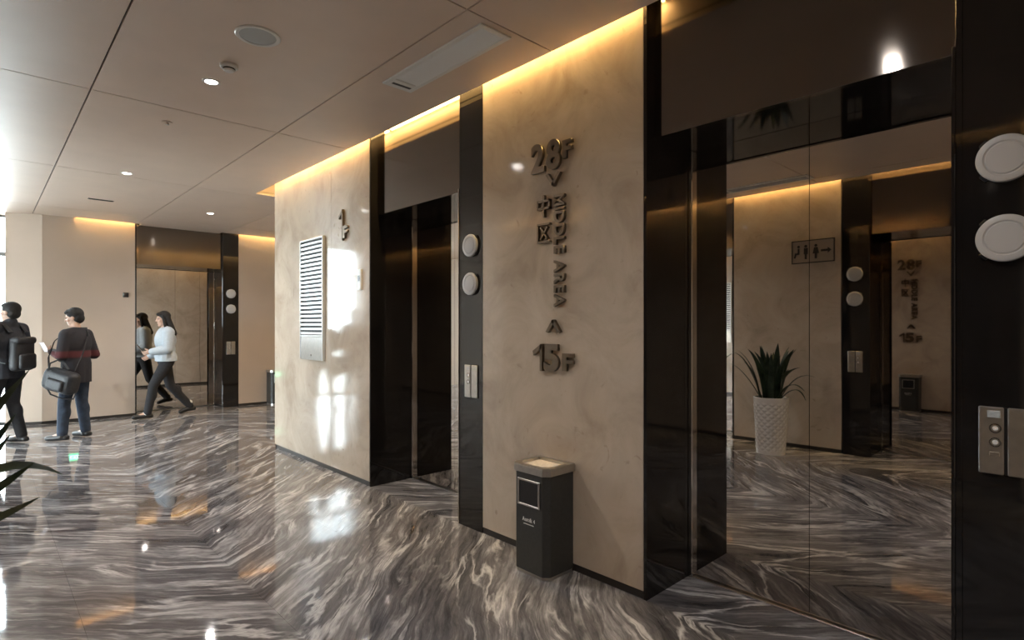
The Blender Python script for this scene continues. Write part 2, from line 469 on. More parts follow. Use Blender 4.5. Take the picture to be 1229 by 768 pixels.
def elevator(n, origin, rz, c, trim='black'):
    """closed elevator: black stone recess, mirror doors; local -x faces the lobby, -y is the right-hand side"""
    d = struct_empty('door_%d' % n, origin, rz)
    a, b = c - HALF, c + HALF
    for y0, y1 in ((b, b + .02), (a - .02, a)):
        MB().box(0.0, RECESS + .03, y0, y1, 0, 3.36, 0.001).build('jamb_panel', M['black'], d)
    MB().box(0.0, 0.03, a - .27, a - .02, 0, 3.36, 0.0015).build('pilaster_panel', M['black'], d)
    MB().box(0.075, 0.105, a, b, HEAD_Z, 3.36, 0.001).build('header_panel', M['header'], d)
    MB().box(0.106, RECESS + .03, a, b, HEAD_Z + .005, HEAD_Z + .03).build('soffit_panel', M['black'], d)
    MB().box(RECESS, RECESS + .03, a + .024, c - .0015, 0.012, HEAD_Z + .004).build('door_leaf', M['door'], d)
    MB().box(RECESS, RECESS + .03, c + .0015, b - .024, 0.012, HEAD_Z + .004).build('door_leaf', M['door'], d)
    MB().box(RECESS - .03, RECESS + .01, b - .026, b, 0, HEAD_Z + .004, 0.004).build('door_frame', M['steel'], d)
    MB().box(RECESS - .03, RECESS + .01, a, a + .026, 0, HEAD_Z + .004, 0.004).build('door_frame', M['steel'], d)
    MB().box(-0.008, 0.012, a, a + .012, 0, HEAD_Z, 0.003).build('edge_trim', M[trim], d)
    MB().box(RECESS - .025, RECESS + .03, a + .026, b - .026, 0.0005, 0.008, 0.002).build('door_sill', M['brush'], d)
    MB().box(RECESS + .032, RECESS + .05, a - .02, b + .02, 0, 3.36).build('shaft_backing', M['dark_slot'], d)
    return d

# right wall: local = world shifted by XR
wr = structure(MB().box(0.055, 3.0, -4.2, 0.095, 0, 3.37).box(0.055, 3.0, 1.76, 3.085, 0, 3.37).box(0.055, 3.0, 4.73, 7.02, 0, 3.37).box(0.56, 3.0, 0, 7.0, 0, 3.37).build('wall_right', M['core'], loc=(XR, 0, 0)))
wall_panels(wr, ((-3.9, -1.5), (-1.5, 0.115), (1.744, 3.1), (4.71, 5.51), (5.51, 7.05)), M['beige'])
for x0 in (0.0, 1.5, 3.0, 4.5):
    MB().box(x0 + .002, x0 + 1.498, 7.02, 7.05, 0.045, 3.36).build('marble_panel', M['beige'], wr)
structure(MB().box(XR + .006, XR + .05, -4, 0.115, 0, 0.045).box(XR + .006, XR + .05, 1.744, 3.10, 0, 0.045).box(XR + .006, XR + .05, 4.71, 7.044, 0, 0.045).box(XR + .006, XR + 6, 7.0, 7.044, 0, 0.045).build('baseboard_right', M['skirt']))
elevator(1, (XR, 0, 0), 0, 1.055)
elevator(2, (XR, 0, 0), 0, 4.04, 'steel')

# left wall: rotated half a turn about (XL, 0); local y = -world y
wl = structure(MB().box(0.055, 3.0, -7.03, -5.07, 0, 3.37).box(0.055, 3.0, -3.42, -2.15, 0, 3.37).box(0.055, 3.0, -0.47, 4.2, 0, 3.37).box(0.56, 3.0, -7.02, 0, 0, 3.37).build('wall_left', M['core'], loc=(XL, 0, 0)))
wl.rotation_euler = (0, 0, PI)
wall_panels(wl, ((-7.05, -5.07), (-3.42, -2.14), (-0.50, 1.0), (1.0, 3.9)), M['beige'])
MB().box(0.0, 3.0, -7.05, -7.02, 0.045, 3.36).build('marble_panel', M['beige'], wl)
o = structure(MB().box(.006, .05, -7.045, -5.07, 0, 0.045).box(.006, .05, -3.42, -2.14, 0, 0.045).box(.006, .05, -0.5, 4, 0, 0.045).build('baseboard_left', M['skirt'], loc=(XL, 0, 0)))
o.rotation_euler = (0, 0, PI)
elevator(3, (XL, 0, 0), PI, -1.19)
elevator(4, (XL, 0, 0), PI, -4.11)

# far wall: quarter turn; local y = -world x
FARC = 2.565
wf = structure(MB().box(0.055, .5, -FARC + HALF + .03, -0.68, 0, 3.37).box(0.055, .5, -9.0, -FARC - HALF - .27, 0, 3.37).box(0.56, 1.0, -9.0, -0.68, 0, 3.37).build('wall_far', M['core'], loc=(0, YF, 0)))
wf.rotation_euler = (0, 0, PI / 2)
wall_panels(wf, ((-FARC + HALF + .02, -0.68), (-5.2, -FARC - HALF - .27), (-8.5, -5.2)), M['beige_satin'])
o = structure(MB().box(.006, .05, -FARC + HALF + .02, -0.68, 0, 0.045).box(.006, .05, -8.5, -FARC - HALF - .27, 0, 0.045).build('baseboard_far', M['skirt'], loc=(0, YF, 0)))
o.rotation_euler = (0, 0, PI / 2)
elevator(5, (0, YF, 0), PI / 2, -FARC)
# angled end of the far wall beside the glazing
ang = math.atan2(0.17, -0.41)
ca = structure(MB().prism([(0.68, 11.131), (0.27, 11.30), (0.30, 11.55), (0.70, 11.55)], 0.045, 3.36).build('wall_far_end', M['beige_satin']))
structure(MB().prism([(0.68, 11.136), (0.275, 11.305), (0.30, 11.54), (0.70, 11.54)], 0, 0.045).build('baseboard_far_end', M['skirt']))
# back wall and the ends that close the lobby
structure(MB().box(-2, 3.6, -4.2, -4.0, 0, 3.37).build('wall_back', M['beige_satin']))
structure(MB().box(8.5, 8.7, 7.0, 11.6, 0, 3.37).build('wall_cross_end', M['beige_satin']))

# ------------------------------------------------------------------ glazing
def glazing(n, p0, p1, cols, zs=(0.0, 2.6, 3.19)):
    """storefront glazing from p0 to p1 with panes between mullions"""
    p0, p1 = Vector((*p0, 0)), Vector((*p1, 0))
    L = (p1 - p0).length
    root = struct_empty('window_%d' % n, p0, math.atan2(p1.y - p0.y, p1.x - p0.x))
    wpan = L / cols
    for i in range(cols + 1):
        MB().box(i * wpan - .025, i * wpan + .025, -.05, .05, 0, 3.19, .003).build('mullion', M['mullion'], root)
    for i in range(cols):
        for z in zs: MB().box(i * wpan + .025, (i + 1) * wpan - .025, -.045, .045, max(0, z - .03), z + .03, .003).build('transom', M['mullion'], root)
        for z0, z1 in zip(zs, zs[1:]):
            MB().box(i * wpan + .02, (i + 1) * wpan - .02, -.005, .005, z0 + .025, z1 - .025).build('pane', M['glass'], root)
glazing(1, (0.46, 11.66), (-0.86, 11.66), 1)
structure(MB().box(-1.15, -0.83, 11.25, 11.75, 0, 3.37, .01).build('column', M['beige_satin']))
structure(MB().box(-6.6, -1.15, 11.4, 11.6, 0, 3.37).build('wall_far_left', M['beige_satin']))
glazing(2, (-6.4, 7.05), (-6.4, 11.40), 4)
structure(MB().box(-6.5, -4.0, 6.85, 7.05, 0, 3.37).build('wall_left_end', M['beige_satin']))
for loc, rot, sx in (((-0.2, 11.8, 1.6), (R(-90), 0, 0), 1.2), ((-6.6, 9.2, 1.6), (0, R(-90), 0), 4.4)):
    L = bpy.data.lights.new('window_portal', 'AREA'); L.shape = 'RECTANGLE'
    if rot[0]: L.size, L.size_y = sx, 3.2
    else: L.size, L.size_y = 3.2, sx
    L.cycles.is_portal = True
    o = bpy.data.objects.new('window_portal', L); COL.objects.link(o); o.location = loc; o.rotation_euler = rot

# ------------------------------------------------------------------ lanterns and call buttons
LBL = {}
def at_wall(side, y, z):
    """world point on a wall from the world coordinate along it"""
    return {'right': (XR, y, z), 'left': (XL, y, z), 'far': (y, YF, z)}[side]

RY = Matrix.Rotation(-PI / 2, 4, 'Y')      # lathe axis z -> -x (towards the lobby)
def make_lantern(label, loc, rz):
    t = thing('elevator_lantern', label, 'indicator lamp', loc, rz, 'round hall lanterns beside the elevators')
    MB().lathe([(0, 0), (.072, 0), (.074, .004), (.074, .012), (.064, .016), (0, .016)], 40, RY).build('backplate', M['black_plastic'], t, 40)
    prof = [(0.080, .006), (.083, .008), (.083, .019), (.081, .023), (.076, .025), (.062, .0255), (.059, .0225), (.056, .0225), (.053, .0255), (.03, .0265), (0, .027)]
    MB().lathe(prof, 48, RY).build('lens', M['white_acrylic'], t, 30)
    mb = MB()
    for k in range(4):
        a = PI / 4 + k * PI / 2
        q = MB().box(-.014, -.001, -.013, .013, .078, .092, .002); q.xform(Matrix.Rotation(a, 4, 'X'))
        me = bpy.data.meshes.new('t'); q.bm.to_mesh(me); q.bm.free()
        link_mesh('clip', me, M['black_plastic'], t)
    return t

def make_buttons(label, loc, rz):
    t = thing('call_button_panel', label, 'button panel', loc, rz, 'elevator call button panels')
    for s, y0, y1 in (('a', .005, .075), ('b', -.075, -.005)):
        MB().box(-.010, 0, y0, y1, -.12, .12, .003).build('face_plate', M['brush'], t)
    MB().box(-.006, 0, -.004, .004, -.119, .119).build('dark_joint', M['black_plastic'], t)
    MB().box(-.0115, -.009, .014, .050, .082, .108, .001).build('display', M['grey_plastic'], t)
    for z in (0.045, -0.005):
        ring = MB().lathe([(.013, 0), (.013, .004), (.0175, .004), (.0175, 0)], 24, Matrix.Translation((-.010, .028, z)) @ RY).build('button', M['steel'], t, 30)
        MB().lathe([(0, 0), (.0085, 0), (.008, .004), (0, .0045)], 20, Matrix.Translation((-.010, .028, z)) @ RY).build('button_face', M['white_plastic'], ring, 30)
    MB().box(-.0112, -.009, .016, .044, -.055, -.040, .001).build('keyhole_plate', M['brush'], t)
    return t

pil = [('right', 0.245, 'on the nearest black pilaster at the right edge'),
       ('right', 3.225, 'on the pilaster left of the middle-area wall'),
       ('far', FARC + HALF + .135, 'on the far pilaster behind the walking woman'),
       ('left', 1.995, 'on the opposite pilaster seen in the mirror doors'),
       ('left', 4.915, 'on the opposite pilaster nearest the windows')]
for side, c, where in pil:
    make_lantern('upper of two round white lanterns ' + where, at_wall(side, c, 2.092), RZ[side])
    make_lantern('lower of two round white lanterns ' + where, at_wall(side, c, 1.81), RZ[side])
    make_buttons('steel call button panel ' + where, at_wall(side, c, 1.09), RZ[side])

# ------------------------------------------------------------------ lettering
def glyphs(txt, size, bold=0.0, depth=0.012):
    """each character as its own mesh in text space (x right, y up), baseline at 0"""
    res = []
    cu = bpy.data.curves.new('t', 'FONT'); cu.size = size; cu.extrude = depth; cu.offset = bold; cu.resolution_u = 4
    x = 0.0
    for ch in txt:
        if ch == ' ':
            x += size * .30; continue
        cu.body = ch
        ob = bpy.data.objects.new('t', cu); COL.objects.link(ob)
        dg = bpy.context.evaluated_depsgraph_get()
        me = bpy.data.meshes.new_from_object(ob.evaluated_get(dg))
        bpy.data.objects.remove(ob)
        xs_ = [v.co.x for v in me.vertices]
        lo, hi = min(xs_), max(xs_)
        for v in me.vertices: v.co.x += x - lo
        x += (hi - lo) + size * .085
        res.append(me)
    bpy.data.curves.remove(cu)
    return res, x

def fit(meshes, right, top, height, width=None, rot=0):
    """scale so the block fills width x height with its top-left corner at (right, top); wall space: x out of the wall, -y right"""
    vs = [v.co for me in meshes for v in me.vertices]
    if rot:
        for v in vs: v.x, v.y = v.y, -v.x
    x0, x1 = min(v.x for v in vs), max(v.x for v in vs)
    y0, y1 = min(v.y for v in vs), max(v.y for v in vs)
    sx = (width / (x1 - x0)) if width else height / (y1 - y0)
    sy = height / (y1 - y0)
    for v in vs:
        tx, ty, tz = (v.x - x0) * sx, (v.y - y1) * sy, v.z
        v.x, v.y, v.z = -.014 - tz, right - tx, top + ty
    return meshes

def strokes(segs, th, depth):
    """characters drawn as straight bars in text space"""
    mb = MB()
    for (ax, ay), (bx, by) in segs:
        L = math.hypot(bx - ax, by - ay); a = math.atan2(by - ay, bx - ax)
        q = MB().box(-th / 2, L + th / 2, -th / 2, th / 2, -depth, depth)
        q.xform(Matrix.Translation((ax, ay, 0)) @ Matrix.Rotation(a, 4, 'Z'))
        me = bpy.data.meshes.new('t'); q.bm.to_mesh(me); q.bm.free(); mb.bm.from_mesh(me); bpy.data.meshes.remove(me)
    me = bpy.data.meshes.new('t'); mb.bm.to_mesh(me); mb.bm.free()
    return [me]

DZ = 0.012
sg = thing('floor_lettering', 'raised bronze metal lettering 28F to 15F MIDDLE AREA on the beige wall above the bin', 'sign', (XR, 2.42, 0))
def put(meshes, mat=M['letter'], root=sg, name='letter'):
    for me in meshes:
        bmx = bmesh.new(); bmx.from_mesh(me); bmesh.ops.remove_doubles(bmx, verts=bmx.verts, dist=1e-5); bmesh.ops.recalc_face_normals(bmx, faces=bmx.faces); bmx.to_mesh(me); bmx.free()
        link_mesh(name, me, mat, root)
put(fit(glyphs('28', .2, .006, DZ)[0], 0.165, 2.675, .19, .25))
put(fit(glyphs('F', .12, .004, DZ)[0], -0.105, 2.645, .11, .075))
put(fit(strokes([((0, 1), (.5, 0)), ((.5, 0), (1, 1))], .26, DZ), 0.035, 2.465, .085, .125), name='arrow')
put(fit(strokes([((.5, 1), (.5, 0)), ((.05, .75), (.95, .75)), ((.05, .38), (.95, .38)), ((.05, .75), (.05, .38)), ((.95, .75), (.95, .38))], .12, DZ), 0.11, 2.335, .14, .11))
put(fit(strokes([((0, 1), (1, 1)), ((0, 1), (0, 0)), ((0, 0), (1, 0)), ((.28, .8), (.8, .2)), ((.8, .8), (.28, .2))], .11, DZ), 0.11, 2.155, .125, .11))
put(fit(glyphs('MIDDLE AREA', .1, .0025, DZ)[0], -0.035, 2.32, .70, .085, rot=1))
put(fit(strokes([((0, 0), (.5, 1)), ((.5, 1), (1, 0))], .26, DZ), 0.035, 1.54, .085, .125), name='arrow')
put(fit(strokes([((.75, 0), (.75, 1)), ((.72, .97), (.1, .72))], .22, DZ), 0.15, 1.385, .175, .085))
put(fit(glyphs('5', .2, .009, DZ)[0], 0.052, 1.385, .175, .125))
put(fit(glyphs('F', .12, .004, DZ)[0], -0.105, 1.33, .11, .085))

s1 = thing('floor_lettering', 'raised bronze 1F lettering on the glossy beige wall above the directory', 'sign', (XR, 5.22, 0))
put(fit(strokes([((.7, 0), (.7, 1)), ((.7, .98), (.25, .80))], .11, DZ), 0.085, 2.66, .31, .085), root=s1)
put(fit(glyphs('F', .12, .004, DZ)[0], -0.01, 2.49, .12, .085), root=s1)

# ------------------------------------------------------------------ floor directory, reader, switch, signs
fd = thing('floor_directory', 'white aluminium slatted floor directory with blank foot plate on the glossy wall', 'directory board', (XR, 5.945, 1.13))
MB().box(-.012, 0, -.275, .275, .262, 1.30).build('backing', M['dark_slot'], fd)
mb = MB()
mb.box(-.030, 0, .270, .290, 0, 1.32, .003).box(-.030, 0, -.290, -.270, 0, 1.32, .003)
mb.box(-.030, 0, -.270, .270, 1.30, 1.32, .003).box(-.030, 0, -.270, .270, .25, .27, .003)
mb.build('frame', M['alu'], fd)
for k in range(22):
    z = .278 + k * .0465
    MB().box(-.026, -.010, -.268, .268, z, z + .024, .002).build('slat', M['alu'], fd)
MB().box(-.024, 0, -.270, .270, 0, .25, .002).build('foot_plate', M['brush'], fd)
MB().lathe([(0, 0), (.012, 0), (.011, .005), (0, .006)], 16, Matrix.Translation((-.024, 0, .05)) @ RY).build('lock', M['steel'], fd, 30)

cr = thing('card_reader', 'small white card reader with dark screen beside the first elevator recess', 'card reader', (XR, 4.89, 1.84))
MB().box(-.022, 0, -.033, .033, 0, .2, .006, 2).build('case', M['white_plastic'], cr)
MB().box(-.0235, -.018, -.022, .022, .085, .14, .002).build('screen', M['black_plastic'], cr)
ws = thing('wall_switch', 'small dark square switch on the far beige wall', 'switch', (1.745, YF, 1.96), PI / 2)
MB().box(-.012, 0, -.04, .04, .01, .09, .003).build('plate', M['skirt'], ws)
MB().box(-.016, -.01, -.028, .028, .022, .078, .003).build('rocker', M['black_plastic'], ws)

rs = thing('restroom_sign', 'bronze restroom sign with arrow and pictograms on the opposite wall, seen in the mirror doors', 'sign', (XL, 2.445, 2.40), PI)
MB().box(-.008, 0, -.235, .235, -.135, .135, .002).build('plate', M['sign'], rs)
MB().box(-.012, 0, -.24, .24, .128, .14, .001).box(-.012, 0, -.24, .24, -.14, -.128, .001).box(-.012, 0, -.24, -.228, -.128, .128).box(-.012, 0, .228, .24, -.128, .128).build('border', M['sign_dark'], rs)
def flat(pts, name, root, x=-.0115):
    """flat printed shape in wall space from (right, up) points"""
    me = bpy.data.meshes.new(name)
    n = len(pts)
    me.from_pydata([(x, -p[0], p[1]) for p in pts] + [(x + .005, -p[0], p[1]) for p in pts], [],
                   [tuple(range(n))[::-1], tuple(range(n, 2 * n))] + [(i, (i + 1) % n, n + (i + 1) % n, n + i) for i in range(n)])
    return link_mesh(name, me, M['sign_dark'], root)
def circ(cx, cy, r, n=16): return [(cx + r * math.cos(2 * PI * i / n), cy + r * math.sin(2 * PI * i / n)) for i in range(n)]
flat([(-.205, .0), (-.165, .035), (-.165, .013), (-.09, .013), (-.09, -.013), (-.165, -.013), (-.165, -.035)], 'arrow', rs)
flat([(-.055, .045), (-.015, .045), (.0, -.03), (-.022, -.03), (-.022, -.09), (-.048, -.09), (-.048, -.03), (-.07, -.03)], 'pictogram', rs)
flat(circ(-.035, .066, .017), 'pictogram', rs)
flat([(.055, .045), (.1, .045), (.1, -.03), (.09, -.03), (.09, -.09), (.065, -.09), (.065, -.03), (.055, -.03)], 'pictogram', rs)
flat(circ(.078, .066, .017), 'pictogram', rs)
flat([(.15, .045), (.17, .045), (.17, -.01), (.2, -.01), (.215, -.07), (.195, -.07), (.185, -.03), (.15, -.03)], 'pictogram', rs)
flat(circ(.16, .066, .015), 'pictogram', rs)

ex = thing('exit_sign', 'low green lit exit sign on the far wall behind the man with the duffel bag', 'sign', (1.09, YF, 0.50), PI / 2)
MB().box(-.02, 0, -.095, .095, 0, .11, .004).build('case', M['brush'], ex)
MB().box(-.023, -.018, -.088, .088, .008, .102).build('face', M['green'], ex)
fe = fit(glyphs('EXIT', .08, .001, .001)[0], 0.07, .08, .05, .14)
for me in fe:
    for v in me.vertices: v.co.x -= .010
put(fe, M['green_white'], ex)

# ------------------------------------------------------------------ ceiling fittings
def downlight(label, x, y, watt=SPOT_WATT):
    t = thing('ceiling_downlight', label, 'ceiling light', (x, y, H_CEIL), 0, 'recessed ceiling downlights')
    MB().lathe([(.040, .001), (.040, -.004), (.052, -.005), (.056, -.001), (.056, .001)], 32).build('trim_ring', M['white_plastic'], t, 40)
    MB().lathe([(0, -.003), (.039, -.003), (.039, .0005), (0, .0005)], 32).build('lens', M['lamp'], t, 40)
    L = bpy.data.lights.new('downlight_lamp', 'SPOT'); L.energy = watt; L.color = SPOT_COLOR
    L.spot_size = R(152); L.spot_blend = 1.0; L.shadow_soft_size = 0.04
    o = bpy.data.objects.new('downlight_lamp', L); COL.objects.link(o); o.parent = t; o.location = (0, 0, -.012)
downlight('nearest lit downlight, reflected in the header panel at upper right', 1.15, 0.95, SPOT_WATT * .65)
downlight('brightest lit downlight next to the smoke detector', 1.165, 4.27)
downlight('lit downlight in the middle of the ceiling, above the two men', 1.185, 7.48)
downlight('small lit downlight before the far elevator', 2.52, 9.28)
downlight('lit downlight behind the photographer in the same row', 1.15, -2.3)

sp_ = thing('ceiling_speaker', 'round white ceiling speaker with grey grille', 'speaker', (1.18, 3.41, H_CEIL))
MB().lathe([(.10, .001), (.10, -.006), (.118, -.008), (.124, -.003), (.124, .001)], 40).build('rim', M['white_plastic'], sp_, 40)
MB().lathe([(0, -.006), (.06, -.0055), (.101, -.004), (.101, .0005), (0, .0005)], 40).build('grille', M['grey_plastic'], sp_, 40)
sd = thing('smoke_detector', 'small white smoke detector beside the brightest downlight', 'smoke detector', (1.175, 3.92, H_CEIL))
MB().lathe([(0, .001), (.055, .001), (.055, -.016), (.048, -.022), (0, -.022)], 32).build('base', M['white_plastic'], sd, 35)
MB().lathe([(.036, -.021), (.036, -.034), (.028, -.042), (0, -.044)], 32).build('sensor_head', M['white_plastic'], sd, 35)
MB().lathe([(.0365, -.024), (.0372, -.026), (.0372, -.032), (.0365, -.033)], 32).build('vent_ring', M['dark_slot'], sd, 35)
sk = thing('fire_sprinkler', 'flush pale fire sprinkler between the two downlights', 'sprinkler', (1.13, 5.37, H_CEIL))
MB().lathe([(0, .001), (.038, .001), (.038, -.006), (.012, -.008), (.012, -.02), (0, -.02)], 24).build('escutcheon', M['ceil'], sk, 35)
MB().lathe([(0, -.02), (.016, -.02), (.016, -.023), (0, -.023)], 16).build('deflector', M['brush'], sk, 35)
dv = thing('ceiling_slot_vent', 'thin dark slot vent in the ceiling towards the far wall', 'vent', (1.18, 9.3, H_CEIL))
MB().box(-.14, .14, -.03, .03, -.006, .001, .002).build('frame', M['skirt'], dv)
MB().box(-.125, .125, -.018, .018, -.0075, -.004).build('slot', M['dark_slot'], dv)

def diffuser(label, x0, x1, y0, y1):
    t = thing('air_diffuser', label, 'air vent', ((x0 + x1) / 2, (y0 + y1) / 2, H_CEIL), 0, 'long ceiling air diffusers')
    hx, hy = (x1 - x0) / 2, (y1 - y0) / 2
    mb = MB()
    f = .034
    mb.box(-hx, -hx + f, -hy, hy, -.012, .001, .003).box(hx - f, hx, -hy, hy, -.012, .001, .003)
    mb.box(-hx + f, hx - f, hy - .12, hy, -.012, .001, .003).box(-hx + f, hx - f, -hy, -hy + f, -.012, .001, .003)
    mb.build('frame', M['white_plastic'], t)
    MB().box(-hx + f, hx - f, -hy + f, hy - .12, -.0005, .001).build('backing', M['grey_plastic'], t)
    for k in range(9):
        xx = -hx + f + (2 * hx - 2 * f) * (k + .5) / 9
        q = MB().box(-.0075, .0075, -hy + f, hy - .12, -.001, .001); q.xform(Matrix.Translation((xx, 0, -.005)) @ Matrix.Rotation(R(28), 4, 'Y'))
        q.build('fin', M['white_plastic'], t)
    MB().box(-hx + f + .01, hx - f - .01, hy - .075, hy - .05, -.0135, -.011).build('display_slot', M['black_plastic'], t)
    return t
diffuser('long white air diffuser beside the right-hand cove', 2.03, 2.265, 2.40, 3.46)
diffuser('long white air diffuser seen in the mirror doors by the opposite cove', -0.72, -0.485, 2.30, 3.36)

# ------------------------------------------------------------------ litter bins
def litter_bin(label, loc, rz):
    """front is local -x"""
    t = thing('litter_bin', label, 'trash bin', loc, rz, 'charcoal ashtray bins')
    wd, dp, c = .145, .12, .035
    def outline(e=0.0):
        W, D, C = wd + e, dp + e, c
        return [(-D, W - C), (-D, -W + C), (-D + C, -W), (D, -W), (D, W), (-D + C, W)]
    MB().prism(outline(-.004), 0, .02, .002).build('base', M['brush'], t)
    MB().prism(outline(), .02, .62, .003).build('body', M['bin'], t)
    # rim with a sunken tray
    rim = MB(); o1, o2 = outline(.010), outline(-.028)
    b = bmesh.new(); n = 6
    V = {}
    for key, pts, z in (('a', o1, .615), ('b', o1, .66), ('c', o2, .66), ('d', o2, .635)):
        V[key] = [b.verts.new((p[0], p[1], z)) for p in pts]
    for p, q in (('a', 'b'), ('b', 'c'), ('c', 'd')):
        for i in range(n): b.faces.new((V[p][i], V[p][(i + 1) % n], V[q][(i + 1) % n], V[q][i]))
    b.faces.new(V['a'][::-1]); b.faces.new(V['d'])
    bmesh.ops.recalc_face_normals(b, faces=b.faces)
    bmesh.ops.bevel(b, geom=[e for e in b.edges if all(v in V['b'] for v in e.verts)], offset=.006, segments=2, affect='EDGES')
    rim._add(b)
    rm = rim.build('ashtray_rim', M['brush'], t)
    MB().prism(outline(-.030), .634, .645).build('ash_sand', M['sand'], rm)
    # opening on the front
    MB().box(-dp - .003, -dp + .01, -.082, .082, .425, .565, .002).build('opening', M['black_plastic'], t)
    fr = MB()
    fr.box(-dp - .008, -dp, -.092, -.080, .415, .575, .002).box(-dp - .008, -dp, .080, .092, .415, .575, .002)
    fr.box(-dp - .008, -dp, -.08, .08, .563, .575, .002).box(-dp - .008, -dp, -.08, .08, .415, .427, .002)
    fr.build('opening_frame', M['brush'], t)
    tx = []
    for txt, sz, top, hgt, wdt in (('Austdk 4', .03, .345, .024, .105), ('AAAAAAAAA', .012, .308, .008, .085)):
        if txt[0:2] == 'AA': tx += fit(strokes([((0, 0), (9, 0))], .6, .0005), .045, top, .005, wdt)
        else: tx += fit(glyphs(txt, sz, .0006, .0005)[0], .055, top, hgt, wdt)
    bmx = bmesh.new()
    for me in tx:
        for v in me.vertices: v.co.x += .014 - dp - .0005
        bmx.from_mesh(me); bpy.data.meshes.remove(me)
    me = bpy.data.meshes.new('printed_lettering'); bmx.to_mesh(me); bmx.free()
    link_mesh('printed_lettering', me, M['white_print'], t)
    return t
litter_bin('charcoal ashtray bin with steel top below the 28F lettering', (2.515, 2.385, 0), 0)
litter_bin('second charcoal ashtray bin, by the far wall beyond the corner', (4.15, 10.99, 0), PI / 2)

# ------------------------------------------------------------------ potted plants
def leaf_mesh(p0, p1, p2, wd, roll=0.0, nseg=9):
    p0, p1, p2 = Vector(p0), Vector(p1), Vector(p2)
    vs, fs = [], []
    for k in range(nseg + 1):
        t = k / nseg
        p = p0 * (1 - t) ** 2 + p1 * 2 * t * (1 - t) + p2 * t * t
        d = ((p1 - p0) * (1 - t) + (p2 - p1) * t).normalized()
        s = d.cross(Vector((0, 0, 1)))
        if s.length < .05: s = d.cross(Vector((0.3, 1, 0)))
        s.normalize(); s = Matrix.Rotation(roll, 3, d) @ s; up = s.cross(d)
        wk = wd * (0.45 + 1.3 * t - 1.2 * t * t) * (1 - t ** 5) + .0012
        th = .004 * (1 - t) + .0012
        for a, b in ((-wk, .25 * wk), (0, 0), (wk, .25 * wk), (wk, .25 * wk - th), (0, -th), (-wk, .25 * wk - th)):
            vs.append(p + s * a + up * b)
    for k in range(nseg):
        for i in range(6):
            a, b = k * 6 + i, k * 6 + (i + 1) % 6
            fs.append((a, b, b + 6, a + 6))
    fs.append(tuple(range(6))[::-1]); fs.append(tuple(nseg * 6 + i for i in range(6)))
    me = bpy.data.meshes.new('leaf'); me.from_pydata(vs, [], fs)
    return me

def pot_mesh():
    bm = bmesh.new(); n, m = 112, 90; rings = []
    H = .66
    for j in range(m + 1):
        t = j / m; z = H * t
        r = .158 + .034 * t ** 1.4
        ring = []
        for i in range(n):
            a = 2 * PI * i / n
            # woven lozenge relief between plain bands
            k = max(0, min(1, (t - .04) / .05)) * max(0, min(1, (.93 - t) / .05))
            q1 = abs(math.sin(7 * a + 9.5 * PI * t)); q2 = abs(math.sin(7 * a - 9.5 * PI * t))
            rel = min(q1, q2) ** .6
            row = math.sin(2 * PI * 9.5 * t)
            ring.append(bm.verts.new(((r + k * .012 * (rel - .55)) * math.cos(a), (r + k * .012 * (rel - .55)) * math.sin(a), z)))
        rings.append(ring)
    inner = [[bm.verts.new((rr * math.cos(2 * PI * i / n), rr * math.sin(2 * PI * i / n), zz)) for i in range(n)] for rr, zz in ((.180, H + .004), (.172, H), (.168, H - .08))]
    rings += inner
    for a, b in zip(rings, rings[1:]):
        for i in range(n): bm.faces.new((a[i], a[(i + 1) % n], b[(i + 1) % n], b[i]))
    bm.faces.new(rings[0][::-1]); bm.faces.new(rings[-1])
    me = bpy.data.meshes.new('pot'); bm.to_mesh(me); bm.free()
    return me
POT = pot_mesh()
def plant(label, loc, seed, extra=(), n=42, side=None):
    rnd = random.Random(seed)
    t = thing('potted_snake_plant', label, 'plant', loc, 0, 'snake plants in white pots')
    link_mesh('pot', POT, M['pot'], t, 40)
    MB().lathe([(0, .60), (.10, .603), (.169, .60), (.169, .585), (0, .585)], 28).build('soil', M['soil'], t, 40)
    for k in range(n):
        a = rnd.uniform(0, 2 * PI) if side is None or rnd.random() < .6 else rnd.gauss(side, .6)
        lean = rnd.uniform(.02, .26) + (.16 if rnd.random() < .25 else 0)
        ln = rnd.uniform(.40, .74)
        rb = rnd.uniform(.0, .12)
        b = Vector((rb * math.cos(a), rb * math.sin(a), .60))
        out_ = Vector((math.cos(a), math.sin(a), 0))
        tip = b + out_ * ln * lean * 1.45 + Vector((0, 0, ln * (1 - .7 * lean)))
        mid = b + out_ * ln * lean * .35 + Vector((0, 0, ln * .62))
        link_mesh('leaf', leaf_mesh(b, mid, tip, rnd.uniform(.034, .054), rnd.gauss(0, .5)), M['leaf'], t, 50)
    for b, m_, p, wd, *ro in extra:
        link_mesh('leaf', leaf_mesh(b, m_, p, wd, ro[0] if ro else 0.0), M['leaf'], t, 50)
    return t
PL1 = (-0.58, 2.73, 0)
droop = [((.05, -.08, .61), (.12, -.25, .95), (.2, -.44, .78), .026), ((.02, -.09, .61), (.02, -.3, .9), (.05, -.40, .66), .024), ((-.03, -.08, .61), (-.05, -.25, 1.0), (-.05, -.46, .92), .024),
         ((.0, .1, .61), (.0, .28, 1.15), (.02, .45, 1.17), .022), ((.05, .08, .61), (.1, .28, 1.0), (.2, .42, 1.05), .022)]
plant('snake plant in a white lattice pot by the opposite wall, seen in the mirror doors', PL1, 5, droop)
PL2 = Vector((-0.30, 3.40, 0))
def W2(x, y, z): return tuple(Vector((x, y, z)) - PL2)
ROLL = R(50)
